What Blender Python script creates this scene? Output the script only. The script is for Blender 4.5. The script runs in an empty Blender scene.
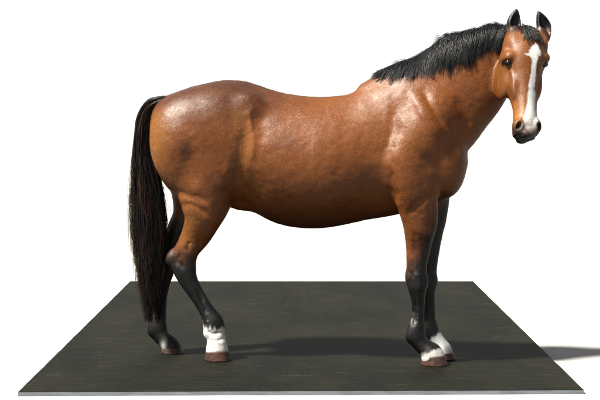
import bpy, math, random
import numpy as np

# ------------------------------------------------------------------ camera, world, sun
scene = bpy.context.scene
COL = scene.collection
FPX, W0, H0 = 1450.0, 600.0, 400.0          # focal length in photo pixels, photo size
CAMY, CAMZ, HOR = -8.15, 1.42, 108.0        # camera 1.42 m above the mat, horizon row
PITCH = math.atan((200.0 - HOR) / FPX)
cam = bpy.data.cameras.new("camera")
cam.sensor_fit = 'HORIZONTAL'; cam.sensor_width = 36.0; cam.lens = FPX / W0 * 36.0
cam.clip_end = 2000.0
cam_o = bpy.data.objects.new("camera", cam); COL.objects.link(cam_o)
cam_o.location = (0.0, CAMY, CAMZ)
cam_o.rotation_euler = (math.pi / 2 - PITCH, 0, 0)
scene.camera = cam_o

world = bpy.data.worlds.new("World"); scene.world = world
world.use_nodes = True
bg = world.node_tree.nodes["Background"]
bg.inputs[0].default_value = (1.0, 1.0, 1.0, 1); bg.inputs[1].default_value = 0.142

SUN_EL, SUN_AZ = 56.0, 62.0                  # degrees; azimuth measured from the camera side towards the left
sd = bpy.data.lights.new("sun", 'SUN'); sd.energy = 5.0; sd.angle = math.radians(5.0)
sd.color = (1.0, 0.94, 0.83)
sun = bpy.data.objects.new("sun", sd); COL.objects.link(sun)
_e, _a = math.radians(SUN_EL), math.radians(SUN_AZ)
from mathutils import Vector
sdir = Vector((-math.cos(_e) * math.sin(_a), -math.cos(_e) * math.cos(_a), math.sin(_e)))
sun.rotation_euler = sdir.to_track_quat('Z', 'Y').to_euler()
sun.location = sdir * 12
vs = scene.view_settings
vs.view_transform = 'Standard'; vs.look = 'None'; vs.gamma = 1.0; vs.exposure = 2.9

# ------------------------------------------------------------------ helpers
CP, SP = math.cos(PITCH), math.sin(PITCH)
def P(px, py, y):
    """photo pixel + real depth y -> world point"""
    u, v = (px - 300.0) / FPX, (200.0 - py) / FPX
    d = np.array([u, CP + v * SP, -SP + v * CP])
    s = (y - CAMY) / d[1]
    return np.array([0.0, CAMY, CAMZ]) + d * s
def to_px(p):
    q = p - np.array([0.0, CAMY, CAMZ])
    dep = q[:, 1] * CP - q[:, 2] * SP
    up = q[:, 1] * SP + q[:, 2] * CP
    return 300 + FPX * q[:, 0] / dep, 200 - FPX * up / dep
def yc(px):
    return 0.085 - 0.18 * (px - 195.0) / 242.0
M = 1.0 / 178.0                               # metres per photo pixel at the horse

def sstep(a, b, x):
    t = np.clip((x - a) / (b - a), 0, 1); return t * t * (3 - 2 * t)

rng = np.random.default_rng(9)
def vnoise(p, freq, seed=0):
    """smooth value noise, vectorised, -1..1"""
    q = p * freq + 37.3 * seed + 1000.0
    i = np.floor(q).astype(np.int64); f = q - i; f = f * f * (3 - 2 * f)
    def h(a, b, c):
        n = (a * 374761393 + b * 668265263 + c * 2147483647 + seed * 974711) & 0xffffffff
        n = ((n ^ (n >> 13)) * 1274126177) & 0xffffffff
        return ((n ^ (n >> 16)) & 0xffff) / 32767.5 - 1.0
    r = 0
    for dx in (0, 1):
        for dy in (0, 1):
            for dz in (0, 1):
                w = (f[:, 0] if dx else 1 - f[:, 0]) * (f[:, 1] if dy else 1 - f[:, 1]) * (f[:, 2] if dz else 1 - f[:, 2])
                r = r + w * h(i[:, 0] + dx, i[:, 1] + dy, i[:, 2] + dz)
    return r
def fbm(p, freq, seed=0, octs=3):
    r = 0; a = 1.0
    for k in range(octs):
        r = r + a * vnoise(p, freq * 2 ** k, seed + k); a *= 0.5
    return r / 1.75

def catmull(a, sub):
    a = np.asarray(a, float); n = len(a); out = []
    for i in range(n - 1):
        p0, p1, p2, p3 = a[max(i - 1, 0)], a[i], a[i + 1], a[min(i + 2, n - 1)]
        for k in range(sub):
            t = k / sub
            out.append(0.5 * (2 * p1 + (p2 - p0) * t + (2 * p0 - 5 * p1 + 4 * p2 - p3) * t * t + (3 * p1 - p0 - 3 * p2 + p3) * t ** 3))
    out.append(a[-1]); return np.array(out)

def mesh_obj(name, verts, faces, mat, parent=None, smooth=True, cols=None, mats=None):
    me = bpy.data.meshes.new(name)
    verts = np.asarray(verts, np.float32); faces = np.asarray(faces, np.int32)
    k = faces.shape[1]
    me.vertices.add(len(verts)); me.vertices.foreach_set('co', verts.ravel())
    me.loops.add(faces.size); me.loops.foreach_set('vertex_index', faces.ravel())
    me.polygons.add(len(faces))
    me.polygons.foreach_set('loop_start', np.arange(0, faces.size, k, dtype=np.int32))
    me.polygons.foreach_set('loop_total', np.full(len(faces), k, dtype=np.int32))
    me.update(calc_edges=True); me.validate()
    if smooth: me.polygons.foreach_set('use_smooth', np.ones(len(me.polygons), bool))
    if cols is not None:
        at = me.color_attributes.new('coat', 'FLOAT_COLOR', 'POINT')
        c = np.ones((len(verts), 4), np.float32); c[:, :cols.shape[1]] = cols
        at.data.foreach_set('color', c.ravel())
    for m in (mat if isinstance(mat, list) else [mat]): me.materials.append(m)
    o = bpy.data.objects.new(name, me); COL.objects.link(o)
    if parent:
        o.parent = parent
        o.matrix_parent_inverse = parent.matrix_world.inverted()
    return o

# ------------------------------------------------------------------ materials
def new_mat(name):
    m = bpy.data.materials.new(name); m.use_nodes = True
    nt = m.node_tree; b = nt.nodes["Principled BSDF"]
    return m, nt, b
def N(nt, typ, **kw):
    n = nt.nodes.new(typ)
    for k, v in kw.items(): setattr(n, k, v)
    return n

def ground_mat():
    m, nt, b = new_mat("white_ground")
    b.inputs['Base Color'].default_value = (0.125, 0.125, 0.125, 1)
    b.inputs['Roughness'].default_value = 0.9; b.inputs['Specular IOR Level'].default_value = 0.0
    return m

def coat_mat():
    m, nt, b = new_mat("horse_coat"); L = nt.links.new
    at = N(nt, 'ShaderNodeAttribute', attribute_name='coat')
    tc = N(nt, 'ShaderNodeTexCoord')
    mp = N(nt, 'ShaderNodeMapping'); mp.inputs['Scale'].default_value = (1.0, 1.0, 0.35); mp.inputs['Rotation'].default_value = (0, 0.5, 0)
    n1 = N(nt, 'ShaderNodeTexNoise'); n1.inputs['Scale'].default_value = 230; n1.inputs['Detail'].default_value = 4; n1.inputs['Roughness'].default_value = .65
    n2 = N(nt, 'ShaderNodeTexNoise'); n2.inputs['Scale'].default_value = 48; n2.inputs['Detail'].default_value = 6; n2.inputs['Roughness'].default_value = .62
    L(tc.outputs['Object'], mp.inputs['Vector']); L(mp.outputs[0], n1.inputs['Vector']); L(mp.outputs[0], n2.inputs['Vector'])
    r1 = N(nt, 'ShaderNodeMapRange'); r1.inputs[1].default_value = .3; r1.inputs[2].default_value = .7; r1.inputs[3].default_value = .78; r1.inputs[4].default_value = 1.24
    r2 = N(nt, 'ShaderNodeMapRange'); r2.inputs[1].default_value = .3; r2.inputs[2].default_value = .7; r2.inputs[3].default_value = .76; r2.inputs[4].default_value = 1.24
    L(n1.outputs[0], r1.inputs[0]); L(n2.outputs[0], r2.inputs[0])
    mu = N(nt, 'ShaderNodeMath', operation='MULTIPLY'); L(r1.outputs[0], mu.inputs[0]); L(r2.outputs[0], mu.inputs[1])
    vm = N(nt, 'ShaderNodeVectorMath', operation='SCALE'); L(at.outputs['Color'], vm.inputs[0]); L(mu.outputs[0], vm.inputs['Scale'])
    L(vm.outputs[0], b.inputs['Base Color'])
    b.inputs['Roughness'].default_value = 0.47
    rr = N(nt, 'ShaderNodeMapRange'); rr.inputs[1].default_value = .3; rr.inputs[2].default_value = .7; rr.inputs[3].default_value = .42; rr.inputs[4].default_value = .54
    L(n2.outputs[0], rr.inputs[0]); L(rr.outputs[0], b.inputs['Roughness'])
    b.inputs['Specular IOR Level'].default_value = 0.15
    b.inputs['Sheen Weight'].default_value = 0.0
    bp = N(nt, 'ShaderNodeBump'); bp.inputs['Strength'].default_value = 0.35; bp.inputs['Distance'].default_value = 0.003
    bp2 = N(nt, 'ShaderNodeBump'); bp2.inputs['Strength'].default_value = 0.2; bp2.inputs['Distance'].default_value = 0.006
    L(n2.outputs[0], bp2.inputs['Height']); L(n1.outputs[0], bp.inputs['Height']); L(bp2.outputs[0], bp.inputs['Normal']); L(bp.outputs[0], b.inputs['Normal'])
    return m

def hair_mat():
    m, nt, b = new_mat("horse_hair"); L = nt.links.new
    at = N(nt, 'ShaderNodeAttribute', attribute_name='coat')
    L(at.outputs['Color'], b.inputs['Base Color'])
    b.inputs['Roughness'].default_value = 0.34; b.inputs['Specular IOR Level'].default_value = 0.13
    return m

def hoof_mat():
    m, nt, b = new_mat("hoof_horn"); L = nt.links.new
    tc = N(nt, 'ShaderNodeTexCoord'); mp = N(nt, 'ShaderNodeMapping'); mp.inputs['Scale'].default_value = (1, 1, 1.6)
    n = N(nt, 'ShaderNodeTexNoise'); n.inputs['Scale'].default_value = 42; n.inputs['Detail'].default_value = 5
    L(tc.outputs['Object'], mp.inputs[0]); L(mp.outputs[0], n.inputs['Vector'])
    cr = N(nt, 'ShaderNodeValToRGB'); e = cr.color_ramp.elements
    e[0].position = .3; e[0].color = (.004, .0017, .0012, 1); e[1].position = .68; e[1].color = (.026, .0095, .0062, 1)
    L(n.outputs[0], cr.inputs[0]); L(cr.outputs[0], b.inputs['Base Color'])
    b.inputs['Roughness'].default_value = .6; b.inputs['Specular IOR Level'].default_value = .2
    bp = N(nt, 'ShaderNodeBump'); bp.inputs['Strength'].default_value = .6; bp.inputs['Distance'].default_value = .003
    L(n.outputs[0], bp.inputs['Height']); L(bp.outputs[0], b.inputs['Normal'])
    return m

def eye_mat():
    m, nt, b = new_mat("horse_eye")
    b.inputs['Base Color'].default_value = (.004, .002, .0015, 1); b.inputs['Roughness'].default_value = .12
    b.inputs['Specular IOR Level'].default_value = .3
    return m

def mat_top():
    m, nt, b = new_mat("rubber_top"); L = nt.links.new
    tc = N(nt, 'ShaderNodeTexCoord')
    sx = N(nt, 'ShaderNodeSeparateXYZ'); L(tc.outputs['Object'], sx.inputs[0])
    def rib(fx, fy):
        a = N(nt, 'ShaderNodeMath', operation='MULTIPLY'); a.inputs[1].default_value = fx; L(sx.outputs[0], a.inputs[0])
        c = N(nt, 'ShaderNodeMath', operation='MULTIPLY_ADD'); c.inputs[1].default_value = fy; L(sx.outputs[1], c.inputs[0]); L(a.outputs[0], c.inputs[2])
        s = N(nt, 'ShaderNodeMath', operation='SINE'); L(c.outputs[0], s.inputs[0]); return s
    r1, r2 = rib(330, 110), rib(330, -110)
    mx = N(nt, 'ShaderNodeMath', operation='MULTIPLY'); L(r1.outputs[0], mx.inputs[0]); L(r2.outputs[0], mx.inputs[1])
    mpb = N(nt, 'ShaderNodeMapping'); mpb.inputs['Scale'].default_value = (1.2, .55, 1)
    L(tc.outputs['Object'], mpb.inputs[0])
    nb = N(nt, 'ShaderNodeTexNoise'); nb.inputs['Scale'].default_value = 1.6; nb.inputs['Detail'].default_value = 5; nb.inputs['Roughness'].default_value = .6
    L(mpb.outputs[0], nb.inputs['Vector'])
    # dusty scuffs: thin streaks running across
    mps = N(nt, 'ShaderNodeMapping'); mps.inputs['Scale'].default_value = (1.3, 7.0, 1); mps.inputs['Rotation'].default_value = (0, 0, .12)
    L(tc.outputs['Object'], mps.inputs[0])
    ns = N(nt, 'ShaderNodeTexNoise'); ns.inputs['Scale'].default_value = 3.0; ns.inputs['Detail'].default_value = 8; ns.inputs['Roughness'].default_value = .72
    L(mps.outputs[0], ns.inputs['Vector'])
    rs = N(nt, 'ShaderNodeMapRange'); rs.inputs[1].default_value = .54; rs.inputs[2].default_value = .80; L(ns.outputs[0], rs.inputs[0])
    nf = N(nt, 'ShaderNodeTexNoise'); nf.inputs['Scale'].default_value = 90; nf.inputs['Detail'].default_value = 3
    mpf = N(nt, 'ShaderNodeMapping'); mpf.inputs['Scale'].default_value = (1, .4, 1); L(tc.outputs['Object'], mpf.inputs[0]); L(mpf.outputs[0], nf.inputs['Vector'])
    rf = N(nt, 'ShaderNodeMapRange'); rf.inputs[1].default_value = .35; rf.inputs[2].default_value = .7; L(nf.outputs[0], rf.inputs[0])
    ds = N(nt, 'ShaderNodeMath', operation='MULTIPLY'); L(rs.outputs[0], ds.inputs[0]); L(rf.outputs[0], ds.inputs[1])
    # light specks of grit
    vo = N(nt, 'ShaderNodeTexVoronoi'); vo.inputs['Scale'].default_value = 7; L(tc.outputs['Object'], vo.inputs['Vector'])
    sp = N(nt, 'ShaderNodeMapRange'); sp.inputs[1].default_value = .035; sp.inputs[2].default_value = .015; L(vo.outputs['Distance'], sp.inputs[0])
    base = N(nt, 'ShaderNodeValToRGB'); e = base.color_ramp.elements
    e[0].position = .36; e[0].color = (.0007, .0010, .00045, 1); e[1].position = .66; e[1].color = (.0026, .0026, .0011, 1)
    L(nb.outputs[0], base.inputs[0])
    m1 = N(nt, 'ShaderNodeMix', data_type='RGBA'); m1.inputs['B'].default_value = (.017, .0185, .0145, 1)
    L(ds.outputs[0], m1.inputs['Factor']); L(base.outputs[0], m1.inputs['A'])
    m2 = N(nt, 'ShaderNodeMix', data_type='RGBA'); m2.inputs['B'].default_value = (.04, .04, .034, 1)
    L(sp.outputs[0], m2.inputs['Factor']); L(m1.outputs['Result'], m2.inputs['A'])
    rb = N(nt, 'ShaderNodeMapRange'); rb.inputs[1].default_value = -1; rb.inputs[2].default_value = 1; rb.inputs[3].default_value = .90; rb.inputs[4].default_value = 1.10
    L(mx.outputs[0], rb.inputs[0])
    vm = N(nt, 'ShaderNodeVectorMath', operation='SCALE'); L(m2.outputs['Result'], vm.inputs[0]); L(rb.outputs[0], vm.inputs['Scale'])
    L(vm.outputs[0], b.inputs['Base Color'])
    b.inputs['Roughness'].default_value = .7; b.inputs['Specular IOR Level'].default_value = .045
    bp = N(nt, 'ShaderNodeBump'); bp.inputs['Strength'].default_value = .4; bp.inputs['Distance'].default_value = .0025
    L(mx.outputs[0], bp.inputs['Height'])
    bp2 = N(nt, 'ShaderNodeBump'); bp2.inputs['Strength'].default_value = .5; bp2.inputs['Distance'].default_value = .003
    L(nf.outputs[0], bp2.inputs['Height']); L(bp.outputs[0], bp2.inputs['Normal']); L(bp2.outputs[0], b.inputs['Normal'])
    return m

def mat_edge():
    m, nt, b = new_mat("rubber_pale_edge"); L = nt.links.new
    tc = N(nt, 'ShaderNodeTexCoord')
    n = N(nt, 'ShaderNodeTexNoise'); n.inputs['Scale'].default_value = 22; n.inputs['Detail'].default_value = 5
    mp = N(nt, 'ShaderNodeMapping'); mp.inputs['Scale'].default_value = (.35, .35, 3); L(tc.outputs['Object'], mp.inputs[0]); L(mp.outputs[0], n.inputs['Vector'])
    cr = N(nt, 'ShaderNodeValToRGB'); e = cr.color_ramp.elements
    e[0].position = .3; e[0].color = (.040, .047, .056, 1); e[1].position = .8; e[1].color = (.075, .087, .102, 1)  # sides paler and bluer than the top
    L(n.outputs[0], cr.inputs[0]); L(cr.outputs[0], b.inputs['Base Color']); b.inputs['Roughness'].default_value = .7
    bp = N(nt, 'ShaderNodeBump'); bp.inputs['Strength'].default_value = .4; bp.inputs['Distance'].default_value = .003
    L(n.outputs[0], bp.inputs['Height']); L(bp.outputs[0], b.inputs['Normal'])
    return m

# ------------------------------------------------------------------ ground and mat
g = mesh_obj("ground", [(-300, -60, 0), (300, -60, 0), (300, 700, 0), (-300, 700, 0)], [(0, 1, 2, 3)], ground_mat(), smooth=False)
g['kind'] = 'structure'
MAT_T = 0.024
g.location.z = -MAT_T

def on_mat(px, py):
    u, v = (px - 300.0) / FPX, (200.0 - py) / FPX
    d = np.array([u, CP + v * SP, -SP + v * CP]); s = -CAMZ / d[2]
    return np.array([0, CAMY, CAMZ]) + d * s
def build_mat():
    c = [on_mat(18, 391.6), on_mat(584, 389.6), on_mat(473, 281.2), on_mat(130, 281.2)]
    c = [np.array([p[0], p[1]]) for p in c]
    ctr = sum(c) / 4
    n = 40; loop = []; bev = 0.004
    for i in range(4):
        a, b2 = c[i], c[(i + 1) % 4]
        for k in range(n):
            t = k / n
            p = a + (b2 - a) * t
            d = (b2 - a) / np.linalg.norm(b2 - a); nrm = np.array([d[1], -d[0]])
            if k: p = p + nrm * 0.0018 * math.sin(k * 1.7 + i * 2.1) * math.sin(k * .6 + i)
            loop.append(p)
    loop = np.array(loop); m = len(loop)
    def inset(e):
        v = ctr - loop; v /= np.abs(v).max(axis=1, keepdims=True); return loop + v * e
    rings = [(inset(.012), -MAT_T + 0.0005), (loop, -MAT_T + .0008), (loop, -bev), (inset(bev * .4), -bev * .35), (inset(bev), 0.0)]
    V = []; F = []
    for q, z in rings:
        for p in q: V.append((p[0], p[1], z))
    for r in range(len(rings) - 1):
        for k in range(m):
            k2 = (k + 1) % m
            F.append((r * m + k, r * m + k2, (r + 1) * m + k2, (r + 1) * m + k))
    nq = len(F)
    me = bpy.data.meshes.new("stable_mat")
    F.append(tuple(range(4 * m, 5 * m))); F.append(tuple(reversed(range(0, m))))
    V = [(v[0] - ctr[0], v[1] - ctr[1], v[2] + MAT_T) for v in V]
    me.from_pydata([tuple(map(float, v)) for v in V], [], F)
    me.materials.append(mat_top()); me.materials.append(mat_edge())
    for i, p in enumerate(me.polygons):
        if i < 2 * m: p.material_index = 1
        p.use_smooth = False
    o = bpy.data.objects.new("stable_mat", me); COL.objects.link(o)
    o.location = (ctr[0], ctr[1], -MAT_T)
    o['label'] = "flat dark rubber mat with pale edge, lying on white ground under the horse"
    o['category'] = "rubber mat"
    return o
build_mat()

# ------------------------------------------------------------------ horse body as one blended solid
VOX = 0.0058
XS = np.concatenate([np.arange(-0.90, 1.06, VOX), np.arange(1.06, 1.47, 0.0042)])
YS = np.arange(-0.54, 0.44, VOX)
ZS = np.concatenate([np.arange(-0.0, 1.22, VOX), np.arange(1.22, 2.06, 0.0046)])
G = np.full((len(XS), len(YS), len(ZS)), 0.25, np.float32)

def block(lo, hi):
    i0, i1 = np.searchsorted(XS, [lo[0], hi[0]]); j0, j1 = np.searchsorted(YS, [lo[1], hi[1]]); k0, k1 = np.searchsorted(ZS, [lo[2], hi[2]])
    return (slice(i0, i1), slice(j0, j1), slice(k0, k1))
def pts(b):
    return np.meshgrid(XS[b[0]].astype(np.float32), YS[b[1]].astype(np.float32), ZS[b[2]].astype(np.float32), indexing='ij')
def smin(a, b, k):
    h = np.clip(0.5 + 0.5 * (b - a) / k, 0, 1)
    return b + (a - b) * h - k * h * (1 - h)
def add(b, d, k):
    G[b] = smin(G[b], d.astype(np.float32), k)
def sub(b, d, k):
    G[b] = -smin(-G[b], d.astype(np.float32), k)

def tube_field(b, C, R1, R2, ref):
    """swept ellipse; R2 is the radius along ref (lateral), R1 across it"""
    X, Y, Z = pts(b)
    best = np.full(X.shape, 1e3, np.float32)
    for i in range(len(C) - 1):
        a, c = C[i], C[i + 1]; ab = c - a; L = np.linalg.norm(ab); t3 = ab / L
        n2 = ref - t3 * np.dot(ref, t3); n2 /= np.linalg.norm(n2); n1 = np.cross(t3, n2)
        px, py, pz = X - a[0], Y - a[1], Z - a[2]
        s = px * t3[0] + py * t3[1] + pz * t3[2]
        t = np.clip(s / L, 0, 1)
        r1 = R1[i] + (R1[i + 1] - R1[i]) * t; r2 = R2[i] + (R2[i + 1] - R2[i]) * t
        u1 = px * n1[0] + py * n1[1] + pz * n1[2]; u2 = px * n2[0] + py * n2[1] + pz * n2[2]; u3 = s - t * L
        r3 = np.minimum(r1, r2) * .9
        k0 = np.sqrt((u1 / r1) ** 2 + (u2 / r2) ** 2 + (u3 / r3) ** 2) + 1e-6
        k1 = np.sqrt((u1 / r1 ** 2) ** 2 + (u2 / r2 ** 2) ** 2 + (u3 / r3 ** 2) ** 2) + 1e-6
        best = np.minimum(best, k0 * (k0 - 1) / k1)
    return best

def tube(st, k, ref=(0.13, 1, 0), sub_n=6, pad=0.1):
    """stations: (px, py, y offset from the body's mid plane in m, in-plane radius px, lateral radius px)"""
    A = catmull(st, sub_n)
    C = np.array([P(s[0], s[1], yc(s[0]) + s[2]) for s in A]); R1 = A[:, 3] * M; R2 = A[:, 4] * M
    r = np.maximum(R1, R2)[:, None] + pad
    b = block((C - r).min(0), (C + r).max(0))
    add(b, tube_field(b, C, R1, R2, np.array(ref, float)), k)

def blob(px, py, yo, rx, ry, rz, k, rot=0.0, subtract=False):
    """ellipsoid: rx/rz in px (turned by rot degrees in the side view), ry in m"""
    c = P(px, py, yc(px) + yo); rx *= M; rz *= M
    R = max(rx, ry, rz) + .09; b = block(c - R, c + R); X, Y, Z = pts(b)
    a = math.radians(rot); ca, sa = math.cos(a), math.sin(a)
    dx, dz = X - c[0], Z - c[2]; u, v, w = dx * ca + dz * sa, Y - c[1], -dx * sa + dz * ca
    k0 = np.sqrt((u / rx) ** 2 + (v / ry) ** 2 + (w / rz) ** 2) + 1e-6
    k1 = np.sqrt((u / rx ** 2) ** 2 + (v / ry ** 2) ** 2 + (w / rz ** 2) ** 2) + 1e-6
    d = k0 * (k0 - 1) / k1
    (sub if subtract else add)(b, d, k)

# torso: px, top, bottom, half width px, narrowing of the top
TOR = np.array([
    (149.6, 129, 133, 2, .1), (152, 112, 150, 14, .1), (157, 102, 165, 27, .12), (165, 96.3, 184, 37, .18), (180, 91, 198, 44, .25), (200, 85.2, 204, 48, .3),
    (220, 80.8, 206, 49, .34), (240, 80.3, 206, 48, .36), (255, 84, 213, 48, .34), (275, 91, 222.5, 51, .28),
    (300, 95.6, 228, 53, .26), (325, 97, 227.8, 53, .28), (350, 93.5, 223.5, 48, .36), (370, 82, 219, 42.5, .48),
    (390, 75, 216, 40, .55), (410, 72, 212, 41, .6), (430, 80, 207, 37, .5), (447, 104, 199, 30, .3), (458, 128, 187, 23, .15), (464.5, 145, 176, 13, .1), (468, 160, 164, 2, 0)])
def torso():
    T = catmull(TOR, 5)
    xs, zt, zb, w, tp, ycx = [], [], [], [], [], []
    for s in T:
        y = yc(s[0]); a, c = P(s[0], s[1], y), P(s[0], s[2], y)
        xs.append(a[0]); zt.append(a[2]); zb.append(c[2]); w.append(s[3] * M); tp.append(s[4]); ycx.append(y)
    b = block((xs[0] - .02, -.46, .5), (xs[-1] + .02, .46, 1.9))
    X, Y, Z = pts(b)
    f = lambda v: np.interp(X, xs, v).astype(np.float32)
    ZT, ZB, Wd, TP, YC = f(zt), f(zb), f(w), f(tp), f(ycx)
    h = np.maximum((ZT - ZB) / 2, .004); zc = (ZT + ZB) / 2
    v = (Z - zc) / h; wy = np.maximum(Wd * (1 - (TP * .5 - .11) * v - (TP * .18 + .15) * v * v), .004)
    u = (Y - YC) / wy; p = 2.05
    q = (np.abs(u) ** p + np.abs(v) ** p) ** (1 / p) + 1e-6
    g = np.sqrt((u / wy) ** 2 + (v / h) ** 2) / q + 1e-6
    d = (q - 1) / g * 0.9
    out = np.maximum(xs[0] - X, X - xs[-1]); d = np.where(out > 0, np.maximum(d, out + .01), d)
    add(b, d, .02)
torso()

# neck
tube([(410, 128, 0, 50, 33), (432, 112, 0, 52, 31), (451, 95, 0, 47.5, 24), (467, 80, .0, 44, 20), (482, 66, .01, 38, 16.5), (498, 54, .02, 29, 14.5), (512, 47, .015, 21, 13)], .05)
# withers
tube([(366, 92, 0, 9, 6), (380, 86, 0, 10, 8), (400, 82, 0, 14, 9), (420, 78, 0, 16, 10)], .04)
# chest
blob(446, 168, -.09, 15, .085, 26, .08, 10); blob(446, 168, .09, 15, .085, 26, .08, 10)
for s in (-1, 1):                       # both sides: gluteal and thigh masses, shoulder, triceps, hip bone
    blob(212, 125, s * .12, 50, .15, 38, .08, 10)
    blob(188, 146, s * .12, 37.5, .155, 48, .08, 8)
    blob(212, 180, s * .15, 25, .125, 44, .07, -14)
    blob(250, 108, s * .165, 10, .04, 12, .08)
    blob(421, 138, s * .125, 25, .12, 50, .06, -28)
    blob(407, 176, s * .168, 18, .10, 38, .05, 14)
# near hind leg
tube([(200, 160, -.135, 38, 20), (205, 186, -.155, 30, 18), (205, 205, -.165, 24.5, 16.5), (202.5, 220, -.155, 18.5, 13.5), (195.5, 236, -.125, 15, 10), (188, 248, -.12, 12.5, 8.5), (183.5, 259, -.115, 13.2, 8.2), (184.5, 269, -.115, 12.0, 8), (188.3, 280, -.113, 9.5, 7), (194.5, 290.5, -.112, 8.1, 6),
      (201, 301, -.11, 7.6, 5.6), (208, 312, -.11, 8.2, 6), (212.9, 321, -.11, 10.6, 7.4), (214.6, 328, -.11, 10.4, 7.2), (216.0, 335, -.11, 8.8, 7), (216.7, 342, -.11, 9.6, 8.6), (217, 350, -.11, 11.2, 10.2)], .025)
# far hind leg
tube([(196, 160, .135, 38, 20), (196, 190, .14, 28, 16), (189, 212, .135, 17, 13), (180, 228, .125, 13, 10), (171, 247, .12, 12, 8.5), (165, 261, .115, 12.2, 8.2), (164, 270, .115, 11, 8), (162.3, 281, .113, 8.8, 7), (161, 293, .112, 7.2, 6),
      (160, 305, .11, 6.8, 5.6), (158.6, 316, .11, 8, 6.2), (157, 326, .11, 10.6, 7.4), (159.5, 333.5, .11, 9, 7), (164.5, 339.5, .11, 8.5, 7.4), (169.5, 344, .11, 9.5, 9), (171.5, 348, .11, 10.3, 9.6)], .025)
# near foreleg
tube([(414, 176, -.15, 23, 16), (416.5, 198, -.155, 20.5, 15), (419, 213, -.145, 18.5, 13.5), (419.5, 228, -.13, 15.5, 12), (418.5, 246, -.11, 12.6, 9), (416.8, 263, -.105, 10.2, 8.2), (416.6, 276, -.105, 10.0, 9), (417.2, 286, -.105, 9.6, 8.8), (417.8, 295, -.105, 7.6, 6.8),
      (418, 306, -.105, 6.3, 5.2), (417.3, 318, -.105, 6.6, 5.4), (416, 328, -.105, 8.6, 7), (415.8, 335, -.105, 9.2, 7.6), (419.5, 342, -.105, 8.2, 7.2), (425.5, 348, -.105, 8.6, 8), (431.5, 353, -.105, 10.4, 10), (433, 357, -.105, 11.6, 10.8)], .025)
# far foreleg
tube([(428, 176, .125, 23, 15), (430.5, 200, .125, 19, 14), (431, 215, .12, 16.5, 12), (429.5, 230, .115, 14, 11), (428.4, 247, .11, 12, 9), (427.4, 263, .105, 10.2, 8.2), (426.8, 276, .105, 9.8, 9), (426.8, 286, .105, 9.2, 8.6), (427.8, 296, .105, 7.6, 6.8),
      (428.6, 307, .105, 6.7, 5.2), (428.8, 318, .105, 7.0, 5.4), (429.2, 327, .105, 8.8, 7), (431.5, 334, .105, 8.8, 7.4), (436, 340, .105, 8.2, 7.2), (439.5, 345.5, .105, 8.6, 8), (441.6, 350, .105, 10, 9.6), (442.2, 354, .105, 10.6, 10.2)], .025)
# joints: hock points, knees, fetlock backs
for (px, py, yo) in ((170.5, 257, -.115), (153.5, 258, .115)):
    blob(px, py, yo, 4.6, .028, 8, .03, -24)
for (px, py, yo) in ((407.5, 337, -.105), (421.5, 335, .105), (205, 333, -.11), (149, 331, .11)):
    blob(px + 3, py, yo, 4.5, .028, 5.5, .02)
for (px, py, yo) in ((409.5, 277, -.105), (420, 277, .105), (423.8, 281, -.105), (433.5, 281, .105)):
    blob(px, py, yo, 4, .024, 7, .02)
# front-leg forearm muscle and elbow
blob(425, 214, -.155, 10, .048, 24, .03, 8); blob(436, 212, .165, 8, .04, 18, .02, 12)
blob(399.5, 192, -.14, 7, .045, 12, .03, 10); blob(412, 192, .14, 7, .045, 12, .03, 10)
# sheath / groin
blob(243, 203, 0, 12, .09, 7, .04)

# ---------------- head in its own frame: r = towards photo right, f = out of the face, l = down from the poll
HO = P(527.5, 28.0, -0.28)
_L = np.array([0.025, -0.25, -0.96]); _L /= np.linalg.norm(_L)
PSI = math.radians(16)
_F = np.array([math.sin(PSI), -math.cos(PSI), 0.0]); _F -= _L * np.dot(_F, _L); _F /= np.linalg.norm(_F)
_R = np.cross(_L, _F); _R = _R if _R[0] > 0 else -_R
HM = np.array([_R, _F, _L])
SKEW = .07                                    # the muzzle hangs a little towards photo left
LSC = 1.045
def hp(r, f, l):
    l = l / LSC
    return HO + _R * (r - SKEW * max(l, 0)) + _F * f + _L * l
hb = block(HO + np.array([-.26, -.30, -.72]), HO + np.array([.20, .34, .24]))
hX, hY, hZ = pts(hb)
hX, hY, hZ = hX - HO[0], hY - HO[1], hZ - HO[2]
hr = (hX * _R[0] + hY * _R[1] + hZ * _R[2]).astype(np.float32); hf = (hX * _F[0] + hY * _F[1] + hZ * _F[2]).astype(np.float32); hl = (hX * _L[0] + hY * _L[1] + hZ * _L[2]).astype(np.float32)
hr += SKEW * np.maximum(hl, 0)
hl *= LSC
def hell(r, f, l, rr, rf, rl, tilt=0.0, lean=0.0):
    """ellipsoid in head space; tilt turns it in the r-l plane, lean in the f-l plane"""
    u, v, w = hr - r, hf - f, hl - l
    c, s = math.cos(tilt), math.sin(tilt); u, w = u * c + w * s, -u * s + w * c
    c, s = math.cos(lean), math.sin(lean); v, w = v * c + w * s, -v * s + w * c
    k0 = np.sqrt((u / rr) ** 2 + (v / rf) ** 2 + (w / rl) ** 2) + 1e-6
    k1 = np.sqrt((u / rr ** 2) ** 2 + (v / rf ** 2) ** 2 + (w / rl ** 2) ** 2) + 1e-6
    return k0 * (k0 - 1) / k1
HS = catmull([  # l, front f, back f, half width, squareness of the front
    (-.012, -.04, -.075, .03, 2), (.0, .0, -.11, .062, 2), (.03, .022, -.13, .088, 2.1), (.09, .045, -.15, .110, 2.2), (.15, .056, -.175, .132, 2.2), (.20, .057, -.20, .132, 2.3), (.27, .052, -.205, .106, 2.2),
    (.34, .046, -.185, .088, 2.2), (.41, .042, -.13, .073, 2.2), (.48, .040, -.095, .065, 2.2), (.54, .041, -.085, .068, 2.2), (.585, .034, -.082, .069, 2.2), (.615, .02, -.08, .063, 2.2), (.637, .0, -.07, .046, 2.1), (.652, -.025, -.05, .02, 2)], 4)
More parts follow.
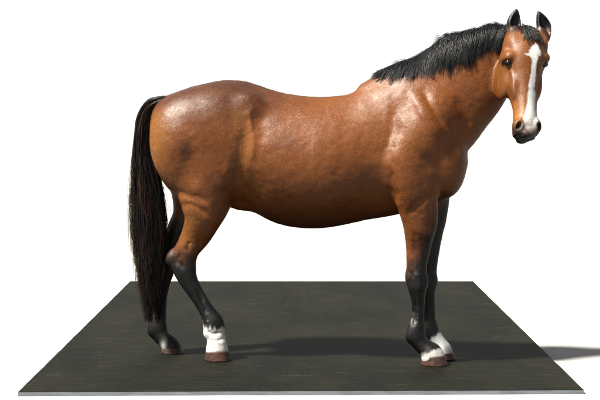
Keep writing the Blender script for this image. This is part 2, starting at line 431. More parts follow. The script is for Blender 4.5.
def head_main():
    ls = HS[:, 0]
    f = lambda c: np.interp(hl, ls, HS[:, c]).astype(np.float32)
    fr, bk, w, p = f(1), f(2), np.maximum(f(3), .004), f(4)
    cf = (fr + bk) / 2; h = np.maximum((fr - bk) / 2, .004)
    v = (hf - cf) / h
    # narrower towards the jaw
    wy = w * np.where(v < 0, 1 - .28 * np.clip(-v, 0, 1), 1 - .10 * np.clip(v, 0, 1))
    u = hr / wy
    q = (np.abs(u) ** p + np.abs(v) ** p) ** (1 / p) + 1e-6
    g = np.sqrt((u / wy) ** 2 + (v / h) ** 2) / q + 1e-6
    d = (q - 1) / g * .85
    out = np.maximum(ls[0] - hl, hl - ls[-1]); return np.where(out > 0, np.maximum(d, out + .004), d)
add(hb, head_main(), .03)
for s in (-1, 1):
    add(hb, hell(s * .086, -.125, .275, .036, .085, .115), .025)        # cheek muscle
    add(hb, hell(s * .108, -.016, .170, .022, .038, .028, 0, 0), .035)  # brow
    add(hb, hell(s * .082, -.005, .31, .012, .02, .085, s * .16), .03)   # facial crest
    add(hb, hell(s * .050, .006, .572, .030, .036, .042, -s * .1), .02)  # nostril flare
    add(hb, hell(s * .038, -.02, .615, .026, .034, .03), .02)             # upper lip side
add(hb, hell(0, .018, .615, .04, .03, .028), .02)                        # upper lip
add(hb, hell(0, -.058, .632, .036, .03, .026), .014)                       # chin
for s in (-1, 1):
    sub(hb, hell(s * .133, -.004, .206, .020, .024, .0125, s * .2), .009)   # eye socket
    sub(hb, hell(s * .058, .034, .578, .012, .022, .024, s * -.35, .2), .008)    # nostril
    sub(hb, hell(s * .110, .012, .27, .016, .03, .05), .04)              # hollow under the eye
    sub(hb, hell(s * .112, .006, .11, .012, .02, .022), .03)             # hollow above the eye
# ears
def leaf(r0, f0, l0, rr, rf, rl, tilt, tip):
    u, v, w = hr - r0, hf - f0, hl - l0
    c, q = math.cos(tilt), math.sin(tilt); u, w = u * c + w * q, -u * q + w * c
    t = np.clip(-w / rl, -1, 1.1)                     # -1 base .. 1 tip
    u = u - tip * np.clip(t, 0, 1) ** 2
    sc = 1 - .42 * np.clip(t, 0, 1) ** 1.5 - .25 * np.clip(-t, 0, 1)
    rr = rr * sc; rf = rf * sc
    k0 = np.sqrt((u / rr) ** 2 + (v / rf) ** 2 + (w / rl) ** 2) + 1e-6
    k1 = np.sqrt((u / rr ** 2) ** 2 + (v / rf ** 2) ** 2 + (w / rl ** 2) ** 2) + 1e-6
    return k0 * (k0 - 1) / k1
def ear(s, tilt, turn):
    r0, f0, l0 = s * .089 + .034, -.05, -.034
    tip = -s * .012
    outer = leaf(r0, f0, l0, .041, .034, .095, tilt, tip)
    inner = leaf(r0 + turn, f0 + .026, l0 + .002, .032, .036, .081, tilt, tip)
    cup = -smin(-outer, inner, .008)
    base = hell(s * .078 + .024, -.055, .022, .038, .042, .052)
    base = smin(base, hell(s * .088 + .012, -.05, .085, .034, .06, .06), .03)
    return cup, base
for s, tilt, turn in ((-1, .10, .006), (1, -.20, .002)):
    cup, base = ear(s, tilt, turn)
    add(hb, base, .03); add(hb, cup, .012)
del hX, hY, hZ

# ---------------- surface nets
def surface_nets(G):
    inside = G < 0
    nx, ny, nz = G.shape
    c = np.zeros((nx - 1, ny - 1, nz - 1), np.int8)
    for dx in (0, 1):
        for dy in (0, 1):
            for dz in (0, 1):
                c += inside[dx:nx - 1 + dx, dy:ny - 1 + dy, dz:nz - 1 + dz]
    act = np.argwhere((c > 0) & (c < 8))
    idx = np.full(c.shape, -1, np.int32); idx[act[:, 0], act[:, 1], act[:, 2]] = np.arange(len(act))
    acc = np.zeros((len(act), 3)); cnt = np.zeros(len(act))
    corners = [(a, b, d) for a in (0, 1) for b in (0, 1) for d in (0, 1)]
    for a in corners:
        for ax in range(3):
            if a[ax]: continue
            b = list(a); b[ax] = 1
            ga = G[act[:, 0] + a[0], act[:, 1] + a[1], act[:, 2] + a[2]]; gb = G[act[:, 0] + b[0], act[:, 1] + b[1], act[:, 2] + b[2]]
            m = (ga < 0) != (gb < 0); t = np.where(m, ga / np.where(m, ga - gb, 1), 0)
            for q in range(3):
                acc[:, q] += np.where(m, a[q] + (t if q == ax else 0), 0)
            cnt += m
    loc = acc / cnt[:, None] + act
    V = np.stack([np.interp(loc[:, q], np.arange(len(S)), S) for q, S in enumerate((XS, YS, ZS))], 1)
    F = []
    for ax in range(3):
        sl0 = [slice(None)] * 3; sl1 = [slice(None)] * 3; sl0[ax] = slice(0, -1); sl1[ax] = slice(1, None)
        A, B = inside[tuple(sl0)], inside[tuple(sl1)]
        e = np.argwhere(A != B); u, v = [(1, 2), (2, 0), (0, 1)][ax]
        e = e[(e[:, u] > 0) & (e[:, v] > 0) & (e[:, u] < G.shape[u] - 1) & (e[:, v] < G.shape[v] - 1)]
        flip = A[e[:, 0], e[:, 1], e[:, 2]]
        def cell(du, dv):
            q = e.copy(); q[:, u] -= du; q[:, v] -= dv
            return idx[q[:, 0], q[:, 1], q[:, 2]]
        quad = np.stack([cell(1, 1), cell(0, 1), cell(0, 0), cell(1, 0)], 1)
        quad[~flip] = quad[~flip][:, ::-1]
        F.append(quad)
    return V, np.concatenate(F)
def sample(p):
    """distance field and its gradient at points"""
    def tri(p):
        ix = []; fx = []
        for q, S in enumerate((XS, YS, ZS)):
            i = np.clip(np.searchsorted(S, p[:, q]) - 1, 0, len(S) - 2); ix.append(i)
            fx.append(np.clip((p[:, q] - S[i]) / (S[i + 1] - S[i]), 0, 1))
        r = 0
        for a in (0, 1):
            for b in (0, 1):
                for c in (0, 1):
                    w = (fx[0] if a else 1 - fx[0]) * (fx[1] if b else 1 - fx[1]) * (fx[2] if c else 1 - fx[2])
                    r = r + w * G[ix[0] + a, ix[1] + b, ix[2] + c]
        return r
    d = tri(p); h = .006; g = np.zeros_like(p)
    for q in range(3):
        o = np.zeros(3); o[q] = h
        g[:, q] = tri(p + o) - tri(p - o)
    g /= np.linalg.norm(g, axis=1, keepdims=True) + 1e-9
    return d, g

V, F = surface_nets(G)
# relax the net a little
ED = np.unique(np.sort(np.concatenate([F[:, [0, 1]], F[:, [1, 2]], F[:, [2, 3]], F[:, [3, 0]]]), 1), axis=0)
def relax(V, n, w):
    deg = np.bincount(ED.ravel(), minlength=len(V))[:, None]
    for _ in range(n):
        s = np.zeros_like(V)
        for q in range(3):
            s[:, q] = np.bincount(ED[:, 0], V[ED[:, 1], q], len(V)) + np.bincount(ED[:, 1], V[ED[:, 0], q], len(V))
        V = V + w * (s / deg - V)
    return V
V = relax(V, 3, .5)
# keep the biggest connected piece only
def biggest(V, F):
    lab = np.arange(len(V))
    while True:
        m = np.minimum(lab[ED[:, 0]], lab[ED[:, 1]]); new = lab.copy()
        np.minimum.at(new, ED[:, 0], m); np.minimum.at(new, ED[:, 1], m); new = new[new]
        if (new == lab).all(): break
        lab = new
    k = np.bincount(lab).argmax(); keep = lab == k; re = np.cumsum(keep) - 1
    return V[keep], re[F[keep[F].all(1)]]
V, F = biggest(V, F)
ED = np.unique(np.sort(np.concatenate([F[:, [0, 1]], F[:, [1, 2]], F[:, [2, 3]], F[:, [3, 0]]]), 1), axis=0)
_, NV = sample(V)

def seg_dist(px, py, line):
    """distance to a polyline, and how far inside its two ends (0 at the ends, 1 in the middle)"""
    d = np.full(len(px), 1e9); e = np.zeros(len(px)); n = len(line) - 1
    for i, ((x0, y0), (x1, y1)) in enumerate(zip(line[:-1], line[1:])):
        ax, ay = x1 - x0, y1 - y0
        t = np.clip(((px - x0) * ax + (py - y0) * ay) / (ax * ax + ay * ay), 0, 1)
        q = np.hypot(px - x0 - t * ax, py - y0 - t * ay); u = (i + t) / n
        e = np.where(q < d, sstep(0, .3, np.minimum(u, 1 - u)), e); d = np.minimum(d, q)
    return d, e
PX, PY = to_px(V)
off = V[:, 1] - yc(PX)
hloc = (V - HO) @ HM.T                      # head coordinates of every vertex
hloc[:, 0] += SKEW * np.maximum(hloc[:, 2], 0)
hloc[:, 2] *= LSC
is_head = (hloc[:, 1] > -.22) & (hloc[:, 2] > -.2) & (hloc[:, 2] < .7) & (PX > 496 - 4)

# muscle grooves (depth > 0) and ridges (depth < 0) traced over the flank, in photo pixels; both flanks get them
CREASE = [
    ([(254, 104), (250, 115), (252, 130), (254, 150), (250, 168)], 3.4, -.0062),       # edge of the flank
    ([(262, 108), (261, 128), (264, 146)], 6, .006),
    ([(246, 120), (243, 145), (240, 175), (240, 198)], 6, .008),
    ([(165, 188), (190, 196), (214, 203)], 4.5, .0085), ([(175, 204), (195, 206), (212, 217)], 3.8, .0065),
    ([(182, 150), (189, 170), (200, 190)], 7, .007), ([(176, 118), (180, 140), (184, 155)], 8, -.004),
    ([(218, 192), (226, 178), (230, 160)], 6, -.006),
    ([(409, 84), (420, 105), (432, 125), (446, 150)], 6, -.011),                         # shoulder blade
    ([(420, 84), (434, 108), (450, 132)], 4, .010),
    ([(398, 96), (394, 120), (390, 145), (386, 165)], 6, .008),                           # behind the shoulder
    ([(389, 165), (393, 185), (399, 206)], 4, .010),
    ([(405, 140), (418, 155), (436, 165)], 5, .005), ([(406, 218), (415, 206), (432, 193), (436, 196)], 3.2, .012),
    ([(433, 197), (433, 215), (428, 235)], 3, .006), ([(412, 226), (416, 240), (414, 258)], 3.2, .003),
    ([(455, 95), (466, 112), (472, 128)], 4.5, .006),
    ([(180, 252), (178, 262), (186, 270)], 2.6, .005), ([(190, 240), (186, 252)], 2.5, .005), ([(189, 276), (200, 294), (206, 305)], 2.2, .004),
    ([(413, 272), (419, 276), (421, 284), (417, 292)], 1.8, -.004), ([(414.5, 298), (415, 312), (414, 328)], 1.8, .009), ([(420.5, 299), (420.5, 325)], 1.6, .003), ([(195, 286), (204, 304), (209, 316)], 1.8, .008), ([(409, 268), (412, 276), (410, 288)], 2, .004), ([(206, 330), (212, 334), (224, 332)], 1.8, .005), ([(206, 339), (216, 341), (227, 338)], 1.8, .004), ([(163, 262), (166, 274)], 2, .004),
    ([(330, 112), (326, 150), (316, 190)], 5, .0012), ([(346, 110), (343, 150), (334, 190)], 5, .0012), ([(314, 114), (309, 150), (300, 190)], 5, .0012), ([(362, 108), (361, 150), (352, 190)], 5, .0012),
    ([(300, 210), (330, 212), (370, 205)], 6, .003),
]
_soft = (sstep(262, 240, PY) * (~is_head))[:, None]
for _ in range(14): V = V + _soft * (relax(V, 1, .5) - V)
disp = np.zeros(len(V)); body = ~is_head & (np.abs(off) > .03)
for line, w, dep in CREASE:
    dep *= 1.1
    wig = 1.0 * fbm(V, 22, 5)
    d, e = seg_dist(PX + wig * 2, PY + wig * 2, line)
    disp -= np.where(body, dep * e * np.exp(-(d / w) ** 2), 0)
disp += np.where(PY < 240, .0026 * fbm(V, 11, 3) + .0012 * fbm(V, 38, 9), .0007 * fbm(V, 40, 11))* np.where(is_head, .3, 1)
ml = .628 + .12 * (hloc[:, 1] - .0) * -1
disp -= np.where(is_head & (hloc[:, 1] < .03) & (hloc[:, 1] > -.09), .006 * np.exp(-((hloc[:, 2] - ml) / .005) ** 2), 0)
V = V + NV * disp[:, None]
V = relax(V, 1, .4)
PX, PY = to_px(V)

# ---------------- coat colours
BAY = np.array([.063, .0186, .0033]); TAN = np.array([.092, .036, .0070]); DARK = np.array([.0185, .0054, .0024]); BLACK = np.array([.0011, .0010, .0011]); WHITE = np.array([.25, .25, .245]); GREY = np.array([.014, .0125, .013])
def mix(a, b, t): return a + (b - a) * np.clip(t, 0, 1)[:, None]
nz = fbm(V, 7, 21); nf = fbm(V, 45, 31); ns = fbm(V * np.array([1, 1, .3]), 90, 41)
col = np.tile(BAY, (len(V), 1))
col = mix(col, DARK, sstep(140, 82, PY + nz * 14) * sstep(330, 250, PX) * .85)            # dark saddle of the rump
col = mix(col, DARK, sstep(.15, .6, nz) * .22 * sstep(400, 380, PX))
col = mix(col, TAN, sstep(172, 153, PX + nz * 6) * sstep(98, 125, PY) * .8)              # buttock
col = mix(col, TAN, np.exp(-((PX - 247) / 11) ** 2 - ((PY - 160) / 32) ** 2) * .45)      # flank
col = mix(col, TAN, np.exp(-((PX - 192) / 16) ** 2 - ((PY - 222) / 22) ** 2) * .5)
col = mix(col, TAN, sstep(.1, .6, -nz) * .25)
col = mix(col, DARK, np.exp(-((PX - 185) / 7) ** 2 - ((PY - 146) / 7) ** 2) * .7)
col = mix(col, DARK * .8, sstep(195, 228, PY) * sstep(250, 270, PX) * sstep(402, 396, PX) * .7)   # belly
fore = (PX > 396) & (PX < 470) & (PY > 190)
hind = (PX < 232) & (PY > 200)
near = off < 0
# black points; far foreleg blackens higher, partly shade put into its colour
t_f = np.where(near, sstep(222, 274, PY + ns * 14 + nf * 8 + (PX - 416) * 1.6), sstep(188, 224, PY + nf * 8 + (PX - 430) * .5))
col = np.where(fore[:, None], mix(col, BLACK, t_f), col)
t_h = np.where(near, sstep(234, 268, PY + ns * 12 + nf * 5 - (PX - 184) * .3), sstep(205, 235, PY + nf * 6))
col = np.where(hind[:, None], mix(col, BLACK, t_h), col)
# white markings
wh = hind & near
edge = 322 + np.clip(PX - 203, 0, 13) * .85 - np.clip(PX - 217, 0, 20) * .9 + ns * 6 + nf * 5
col = np.where(wh[:, None], mix(col, WHITE, sstep(-2.2, 2.2, PY - edge)), col)
ff = fore & ~near
edge = 333 + (437 - PX) * .9 + nf * 4
col = np.where(ff[:, None], mix(col, WHITE * np.array([.78, .82, .86]), sstep(-2.0, 2.0, PY - edge) ), col)  # far pastern's white dimmed and blued: shade put into its colour
fn = fore & near
edge = 353.5 - (PX - 423) * .28 + nf * 2
col = np.where(fn[:, None], mix(col, WHITE * .8, sstep(-2.0, 1.2, PY - edge)), col)
hh = hind & ~near
col = np.where(hh[:, None], mix(col, WHITE * .6, np.exp(-((PX - 163) / 3) ** 2 - ((PY - 345) / 3.5) ** 2)), col)
col = np.where((wh & (PY > 328))[:, None], mix(col, np.array([.085, .07, .062]), sstep(.1, .8, nf + .5 * ns) * .75), col)
# head
r, f_, l = hloc.T
hc = np.tile(np.array([.060, .0188, .0036]), (len(V), 1))
hc = mix(hc, DARK, sstep(.3, .9, nz) * .4)
hc = mix(hc, TAN, sstep(.38, .5, l) * .8)                                                  # pale towards the muzzle
hc = mix(hc, TAN, np.exp(-((np.abs(r) - .12) / .03) ** 2 - ((l - .21) / .035) ** 2) * .5)
mz = sstep(.545, .60, l + nf * .012)
hc = mix(hc, GREY, mz * .8)
hc = mix(hc, BLACK, sstep(.60, .635, l + nf * .006 - f_ * .25))
front = sstep(-.02, .015, f_)
bw = np.interp(l, [.095, .12, .145, .17, .19, .22, .30, .40, .47, .53, .57, .60, .63], [0, .018, .036, .032, .018, .015, .015, .019, .028, .040, .042, .034, 0])
bc = np.interp(l, [.1, .13, .18, .3, .5, .6], [.030, .026, .018, .012, .008, .010])
bl = sstep(.005, -.005, np.abs(r - bc - ns * .009 - nf * .009) - bw - nf * .004) * front * (bw > 0)
bl = np.maximum(bl, sstep(.8, .3, ((r + .022 + ns * .006) / .017) ** 2 + ((l - .168 + nf * .008) / .007) ** 2) * front)
hc = mix(hc, WHITE * np.array([1, 1.02, 1.05]), bl * np.interp(l, [.5, .56, .60], [1, .75, .12]))
nost = np.exp(-((np.abs(r) - .060) / .016) ** 2 - ((l - .578) / .026) ** 2) * sstep(-.01, .01, f_)
hc = mix(hc, BLACK * .6, nost * 1.4)
eyed = np.exp(-((np.abs(r) - .130) / .03) ** 2 - ((l - .206) / .015) ** 2) * sstep(-.06, -.03, f_)
hc = mix(hc, BLACK, eyed * 1.3)
earm = sstep(-.005, -.03, l) * (np.abs(r) > .02)
NVh = NV @ HM.T
hc = mix(hc, BLACK * .9, earm * sstep(-.25, .1, NVh[:, 1]) )
hc = mix(hc, BLACK * 1.2, np.maximum(sstep(.02, -.05, l) * .85, sstep(.05, -.0, l) * sstep(-.055, -.035, f_) * (np.abs(r - .034) > .055) * .9))
blend = sstep(-.21, -.17, f_) * sstep(493, 498, PX) * sstep(.72, .68, l) * sstep(-.2, -.18, l)
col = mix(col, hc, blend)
np.clip(col, .0006, 1, out=col)

BASE = P(310, 358, yc(310)); BASE[2] = 0
horse = bpy.data.objects.new("horse", None); COL.objects.link(horse); horse.location = BASE
horse.empty_display_size = .3
horse['label'] = "bay horse with black mane and white blaze standing on the rubber mat, head turned"
horse['category'] = "horse"
bpy.context.view_layer.update()
coat = coat_mat(); hair = hair_mat()
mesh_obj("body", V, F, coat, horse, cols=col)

def build_coat_hair(n=1250000):
    """the short coat: small flat hairs lying along the lie of the coat"""
    rg = np.random.default_rng(11)
    A, B, C, D = (V[F[:, q]] for q in range(4))
    nrm = np.cross(C - A, D - B); ar = np.linalg.norm(nrm, axis=1); nrm /= ar[:, None] + 1e-12
    fx = A.mean(0) * 0
    cen = (A + C) / 2
    hz = cen[:, 2]
    wgt = ar * np.where(hz < .62, 1.5, 1.0) * np.where(cen[:, 2] > 1.2, 1 + .8 * sstep(1.12, 1.2, cen[:, 0]), 1)
    f = rg.choice(len(F), n, p=wgt / wgt.sum())
    u, v = rg.uniform(0, 1, (2, n, 1))
    p = (A[f] * (1 - u) + B[f] * u) * (1 - v) + (D[f] * (1 - u) + C[f] * u) * v
    nn = VN[F[f]].mean(1); nn /= np.linalg.norm(nn, axis=1, keepdims=True)
    c = col[F[f]].mean(1)
    px, py = to_px(p); hl_ = (p - HO) @ HM.T; hd = (hl_[:, 1] > -.2) & (px > 497) & (hl_[:, 2] > -.15)
    # lie of the coat
    d = np.tile(np.array([-.85, 0, -.45]), (n, 1))
    leg = sstep(195, 240, py)[:, None]; d = d * (1 - leg) + np.array([-.12, 0, -1.]) * leg
    nk = sstep(415, 450, px)[:, None] * (1 - leg); d = d * (1 - nk) + np.array([-.6, 0, -.8]) * nk
    rump = sstep(235, 175, px)[:, None] * (1 - leg); d = d * (1 - rump) + np.array([-.45, 0, -.9]) * rump
    fl = np.exp(-((px - 246) / 14) ** 2 - ((py - 150) / 45) ** 2)[:, None]; d = d * (1 - fl) + np.array([-.1, 0, .9]) * fl
    d[hd] = _L * .9 + _R * np.sign(hl_[hd, :1]) * .35
    up = hd & (hl_[:, 2] < .0); d[up] = -_L
    sw = np.stack([vnoise(p, 9, 61), vnoise(p, 9, 62), vnoise(p, 9, 63)], 1); d = d + .45 * sw + rg.normal(0, .12, (n, 3))
    d -= nn * (d * nn).sum(1, keepdims=True); d /= np.linalg.norm(d, axis=1, keepdims=True) + 1e-9
    side = np.cross(nn, d); roll = rg.normal(0, .07, (n, 1)); side = side * np.cos(roll) + nn * np.sin(roll)
    ln = rg.uniform(.006, .013, (n, 1)) * np.where(hd, .55, 1)[:, None] * np.where(py > 240, .8, 1)[:, None]
    w = rg.uniform(.00028, .00055, (n, 1))
    lift = rg.uniform(.05, .10, (n, 1))
    p0 = p - nn * .0006; p1 = p + d * ln * .5 + nn * (.0003 + ln * .5 * lift); p2 = p + d * ln + nn * (.0004 + ln * .6 * lift)
    VV = np.stack([p0 - side * w, p0 + side * w, p1 + side * w, p1 - side * w, p2 + side * w * .25, p2 - side * w * .25], 1).reshape(-1, 3)
    i = np.arange(n)[:, None] * 6
    FF = np.concatenate([i + np.array([0, 1, 2, 3]), i + np.array([3, 2, 4, 5])])
    tone = np.exp(rg.normal(0, .17, (n, 1)) + .12 * vnoise(p, 40, 71)[:, None])
    cc = np.repeat(c * tone, 6, axis=0)
    o = mesh_obj("coat_hair", VV, FF, coat_hair_mat(), horse, cols=cc)
    return o
VN = np.zeros_like(V)
_fn = np.cross(V[F[:, 2]] - V[F[:, 0]], V[F[:, 3]] - V[F[:, 1]])
for q in range(4):
    for a in range(3): VN[:, a] += np.bincount(F[:, q], _fn[:, a], len(V))
VN /= np.linalg.norm(VN, axis=1, keepdims=True) + 1e-12
if (VN * NV).sum() < 0: VN = -VN
def coat_hair_mat():
    m, nt, b = new_mat("short_coat_hair"); L = nt.links.new
    at = N(nt, 'ShaderNodeAttribute', attribute_name='coat'); L(at.outputs['Color'], b.inputs['Base Color'])
    b.inputs['Roughness'].default_value = .44; b.inputs['Specular IOR Level'].default_value = .20
    return m
build_coat_hair()

# ------------------------------------------------------------------ hair: every strand a thin three-sided tube
def strands_mesh(name, S, rad, cols, label=None, extra=None):
    """S: (n,k,3) points, rad: (n,k), cols: (n,3)"""
    n, k, _ = S.shape
    T = np.gradient(S, axis=1); T /= np.linalg.norm(T, axis=2, keepdims=True) + 1e-9
    ref = np.array([.3, -.9, .25]); A = np.cross(T, ref); A /= np.linalg.norm(A, axis=2, keepdims=True) + 1e-9
    B = np.cross(T, A)
    ring = []
    for j in range(3):
        a = 2 * math.pi * j / 3
        ring.append(S + rad[..., None] * (A * math.cos(a) + B * math.sin(a)))
    Vv = np.stack(ring, 2)                       # n,k,3,3
    ids = np.arange(n * k * 3).reshape(n, k, 3); Fq = []
    for j in range(3):
        j2 = (j + 1) % 3
        Fq.append(np.stack([ids[:, :-1, j], ids[:, :-1, j2], ids[:, 1:, j2], ids[:, 1:, j]], -1).reshape(-1, 4))
    Fq = np.concatenate(Fq); C = np.repeat(cols, k * 3, axis=0); Vv = Vv.reshape(-1, 3)
    if extra is not None:
        ev, ef, ec = extra
        Fq = np.concatenate([Fq, ef + len(Vv)]); Vv = np.concatenate([Vv, ev]); C = np.concatenate([C, ec])
    return mesh_obj(name, Vv, Fq, hair, horse, cols=C)

def fall(root, v0, length, steps, g, clear, stiff):
    """let strands fall over the body: they keep `clear` metres off the skin"""
    p = root.copy(); v = v0 / np.linalg.norm(v0, axis=1, keepdims=True); out = [p.copy()]
    h = (length / steps)[:, None]
    for i in range(steps):
        v = v * stiff + g * (1 - stiff); v /= np.linalg.norm(v, axis=1, keepdims=True) + 1e-9
        q = p + v * h
        for _ in range(2):
            d, n = sample(q); pen = np.clip(clear * min(1, (i + 1) / 3) - d, 0, .05); q = q + n * pen[:, None]
        v = q - p; v /= np.linalg.norm(v, axis=1, keepdims=True) + 1e-9
        p = p + v * h; out.append(p.copy())
    return np.stack(out, 1)
def clump(G0, per, spread, tipspread, jit, seed):
    """children round each guide, drawn together towards the tips"""
    rg = np.random.default_rng(seed); n, k, _ = G0.shape
    o = rg.normal(0, 1, (n, per, 1, 3)) * spread; t = np.linspace(0, 1, k)[None, None, :, None]
    S = G0[:, None] + o * (1 - t) + o * t * tipspread / spread
    ph = rg.uniform(0, 6.28, (n, per, 1, 3)); fr = rg.uniform(5, 11, (n, per, 1, 1))
    S = S + jit * np.sin(t * fr + ph) * t
    return S.reshape(n * per, k, 3)

def build_mane():
    crest = catmull([(384, 75.6), (390, 73), (400, 67.5), (412, 59.5), (425, 52), (437, 46), (450, 40.5), (462, 36.5), (475, 33), (487, 30), (500, 27), (511, 25.5), (519, 25)], 6)
    ng = 1000
    t = np.sort(rng.beta(1.35, 1.0, ng)); ii = t * (len(crest) - 1)
    px = np.interp(ii, np.arange(len(crest)), crest[:, 0]); py = np.interp(ii, np.arange(len(crest)), crest[:, 1])
    off = np.interp(px, [400, 440, 467, 482, 498, 515], [0, 0, 0, .01, .015, -.03])
    R = np.array([P(a, b + 5, yc(a) + o) for a, b, o in zip(px, py, off)])
    R[:, 1] += rng.normal(0, .009, ng)
    d, n = sample(R); R = R - n * (d + .004)[:, None]
    ln = np.interp(px, [371, 385, 398, 412, 440, 470, 490, 519], [.05, .07, .11, .165, .215, .20, .16, .13]) * rng.uniform(.6, 1.1, ng)
    v0 = np.stack([rng.normal(-.10, .2, ng), rng.normal(-.80, .16, ng), rng.normal(.34, .12, ng)], 1)
    back = sstep(397, 383, px); v0 = v0 * (1 - back)[:, None] + np.array([-1., -.25, -.1]) * back[:, None]
    clear = rng.uniform(.003, .017, ng)
    g = np.stack([-.22 + .15 * np.sin(px * .35) + rng.normal(0, .06, ng) - .8 * back, np.full(ng, -.22), -1.0 + .45 * back], 1)
    G0 = fall(R, v0, ln, 13, g, clear, .60)
    G0 = G0[(G0[:, :, 2] - R[:, None, 2]).max(1) < .03]
    S = clump(G0, 8, .0052, .0056, .0010, 3)
    # a few unruly hairs
    n = len(S); k = S.shape[1]
    rad = np.full((n, k), .0013) * rng.uniform(.7, 1.2, (n, 1)) * np.linspace(1.1, .35, k)[None]
    c = np.array([.0016, .0019, .0027]) * rng.uniform(.5, 1.6, (n, 1))
    return strands_mesh("mane", S, rad, c)
build_mane()

def build_forelock():
    ng = 110
    rr = np.clip(rng.normal(.012, .026, ng), -.05, .065); R = np.array([hp(a, -.02 + rng.normal(0, .012), -.004) for a in rr])
    d, n = sample(R); R = R - n * (d + .002)[:, None]
    v0 = np.stack([(.0 + rr * 2 + rng.normal(0, .2, ng)), np.full(ng, -.7), rng.normal(.5, .15, ng)], 1)
    G0 = fall(R, v0, rng.uniform(.05, .135, ng), 11, np.stack([.10 - rr * 4 + rng.normal(0, .16, ng), np.full(ng, -.25), np.full(ng, -1.)], 1), rng.uniform(.003, .014, ng), .6)
    S = clump(G0, 8, .0035, .0018, .002, 5)
    n = len(S); k = S.shape[1]
    rad = np.full((n, k), .0011) * np.linspace(1.1, .3, k)[None]
    c = np.array([.0034, .0028, .0026]) * rng.uniform(.5, 1.7, (n, 1))
    return strands_mesh("forelock", S, rad, c)
build_forelock()

def build_tail():
    TL = np.array([(173, 100.5, 3.5, 5), (165, 100.2, 4.5, 5.5), (157.5, 102.5, 6.0, 6), (150.5, 107, 7.5, 6.5), (145.5, 118, 8.3, 7.5), (143.5, 132, 8.8, 8.5), (143.3, 150, 10.4, 9), (145, 170, 13.2, 10), (147.5, 192, 16, 11), (148.5, 215, 17, 11.5), (150, 240, 16.6, 11),
                   (151.4, 262, 15.2, 10.5), (152.4, 283, 13.6, 9.5), (152.6, 302, 10.5, 8), (152.5, 322, 6.5, 5)], float)
    D = catmull(TL, 5); C = np.array([P(a, b, yc(a) - .025 + .0 * b) for a, b, _, _ in D]); RX, RY = D[:, 2] * M, D[:, 3] * M
    # arc length
    s = np.concatenate([[0], np.cumsum(np.linalg.norm(np.diff(C, axis=0), axis=1))]); s /= s[-1]
    T = np.gradient(C, axis=0); T /= np.linalg.norm(T, axis=1, keepdims=True)
    yv = np.array([0, 1.0, 0]); A = np.cross(T, yv); A /= np.linalg.norm(A, axis=1, keepdims=True); A *= np.sign(A[-1, 0])
    def at(u, a, b):
        c = [np.interp(u, s, C[:, q]) for q in range(3)]; ax = [np.interp(u, s, A[:, q]) for q in range(3)]
        rx, ry = np.interp(u, s, RX), np.interp(u, s, RY)
        return np.stack([c[q] + ax[q] * rx * a + yv[q] * ry * b for q in range(3)], -1)
    k = 34; ng = 230
    th = rng.uniform(0, 2 * math.pi, ng); rr = rng.uniform(.25, 1, ng) ** .5
    a0, b0 = rr * np.cos(th), rr * np.sin(th)
    u0 = rng.uniform(0, .19, ng); u1 = .52 + .5 * rng.beta(2.4, 1.5, ng)
    u = u0[:, None] + (u1 - u0)[:, None] * np.linspace(0, 1, k)[None]
    wav = rng.uniform(.05, .24, (ng, 1)) * np.sin(u * rng.uniform(14, 40, (ng, 1)) + rng.uniform(0, 6.28, (ng, 1))) * u
    G0 = at(u, a0[:, None] * (.97) + wav, b0[:, None] + wav[:, ::-1] * .8)
    S = clump(G0, 17, .0026, .0050, .0080, 8)
    n = len(S)
    rad = np.full((n, k), .00135) * rng.uniform(.7, 1.3, (n, 1)) * np.linspace(1.15, .4, k)[None]
    red = np.repeat(rng.uniform(0, 1, ng) ** 2.5, 17)[:, None] * rng.uniform(.3, 1, (n, 1))
    c = np.array([.0024, .0022, .0023]) * rng.uniform(.5, 1.6, (n, 1)) + red * np.array([.012, .0036, .0016])
    # loose hairs on the outer side and at the tip
    nl = 170; ul0 = rng.uniform(.15, .6, nl); ul1 = np.clip(ul0 + rng.uniform(.25, .5, nl), 0, 1.0); uu = ul0[:, None] + (ul1 - ul0)[:, None] * np.linspace(0, 1, k)[None]
    aa = -rng.uniform(.7, 1.0, nl)[:, None] - (rng.uniform(0, .42, nl)[:, None] * np.linspace(0, 1, k)[None] ** 1.3) + .06 * np.sin(uu * 22 + rng.uniform(0, 6, (nl, 1)))
    SL = at(uu, aa, rng.uniform(-.8, .8, nl)[:, None] + 0 * uu)
    S = np.concatenate([S, SL]); rad = np.concatenate([rad, np.full((nl, k), .0009) * np.linspace(1, .5, k)[None]]); c = np.concatenate([c, np.array([.012, .010, .006]) * rng.uniform(.4, 1.6, (nl, 1))])
    # solid heart of the tail (dock and packed hair)
    m = 16; ev, ef = [], []
    for i in range(len(C)):
        sh = .74 * (1 if i < len(C) - 18 else max(.02, (len(C) - 6 - i) / 13))
        for j in range(m):
            q = 2 * math.pi * j / m; ww = 1 + .1 * math.sin(q * 5 + i * .35) + .06 * math.sin(q * 9 - i * .5)
            ev.append(C[i] + A[i] * RX[i] * sh * ww * math.cos(q) + yv * RY[i] * sh * ww * math.sin(q))
    for i in range(len(C) - 1):
        for j in range(m):
            j2 = (j + 1) % m; ef.append((i * m + j, i * m + j2, (i + 1) * m + j2, (i + 1) * m + j))
    ev = np.array(ev); ec = np.tile([.0032, .0028, .003], (len(ev), 1))
    return strands_mesh("tail", S, rad, c, extra=(ev, np.array(ef), ec))
build_tail()

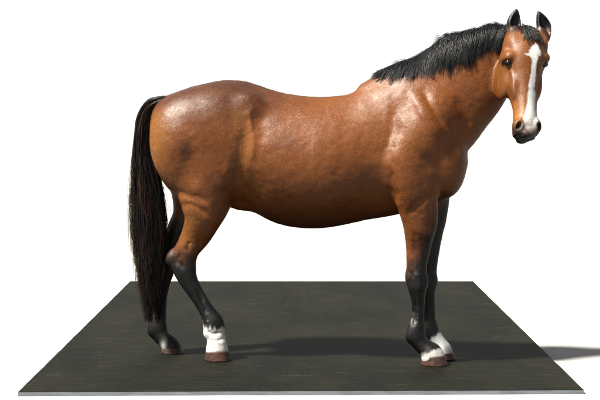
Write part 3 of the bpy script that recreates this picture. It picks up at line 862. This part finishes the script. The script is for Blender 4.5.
# ------------------------------------------------------------------ hooves
horn = hoof_mat()
def build_hoof(pxc, pyt, yo, rx, ry, toe, label=None):
    """pxc/pyt: middle of the coronet in the photo; rx, ry coronet radii (px); toe: forward reach of the toe at the ground (px)"""
    c = P(pxc, pyt, yc(pxc) + yo); rx *= M; ry *= M; toe *= M; z1 = c[2]
    m = 40; V = []; F = []
    lev = [(1.02, .97), (1.0, 1.0), (.96, 1.045), (.86, 1.05), (.7, 1.07), (.5, 1.085), (.3, 1.105), (.12, 1.125), (.03, 1.13), (0.0, 1.10), (0.0, .8)]
    for t, sc in lev:
        fw = (1 - t) * toe
        for j in range(m):
            a = 2 * math.pi * j / m; ca, sa = math.cos(a), math.sin(a)
            e = rx * sc * (ca + .10 * (1 - t)) if ca > 0 else rx * sc * (ca * .92)
            slope = -.16 * z1 * max(-ca, 0) * t if t > .1 else 0      # heels lower than the toe
            fwd = fw * (0.35 + .65 * (ca + 1) / 2)
            V.append((c[0] + e + fwd, c[1] + ry * sc * sa - .13 * (e + fwd), max(t * z1 + slope, 0.0008)))
    for i in range(len(lev) - 1):
        for j in range(m):
            j2 = (j + 1) % m; F.append((i * m + j, i * m + j2, (i + 1) * m + j2, (i + 1) * m + j))
    V = np.array(V); n0 = len(V); V = np.concatenate([V, [[c[0] + toe * .6, c[1], .0008]], [[c[0], c[1], z1]]])
    b0 = (len(lev) - 1) * m
    o = mesh_obj("hoof", V, np.array(F), horn, horse)
    return o
build_hoof(216.8, 350, -.11, 11.9, 11.0, .3)
build_hoof(171.2, 347.5, .11, 10.4, 10.0, 1.0)
build_hoof(432.6, 355.0, -.105, 11.3, 10.8, 1.2)
build_hoof(442.2, 352.0, .105, 10.8, 10.6, .8)

# ------------------------------------------------------------------ eyes
em = eye_mat()
def build_eye(s):
    m, k = 20, 14; V = []; F = []
    for i in range(k + 1):
        for j in range(m):
            a, b2 = math.pi * i / k, 2 * math.pi * j / m
            V.append(hp(s * .1085 + .018 * math.sin(a) * math.cos(b2), -.010 + .021 * math.sin(a) * math.sin(b2), .206 + .0155 * math.cos(a)))
    for i in range(k):
        for j in range(m):
            j2 = (j + 1) % m; F.append((i * m + j, i * m + j2, (i + 1) * m + j2, (i + 1) * m + j))
    mesh_obj("eye", np.array(V), np.array(F), em, horse)
build_eye(-1); build_eye(1)
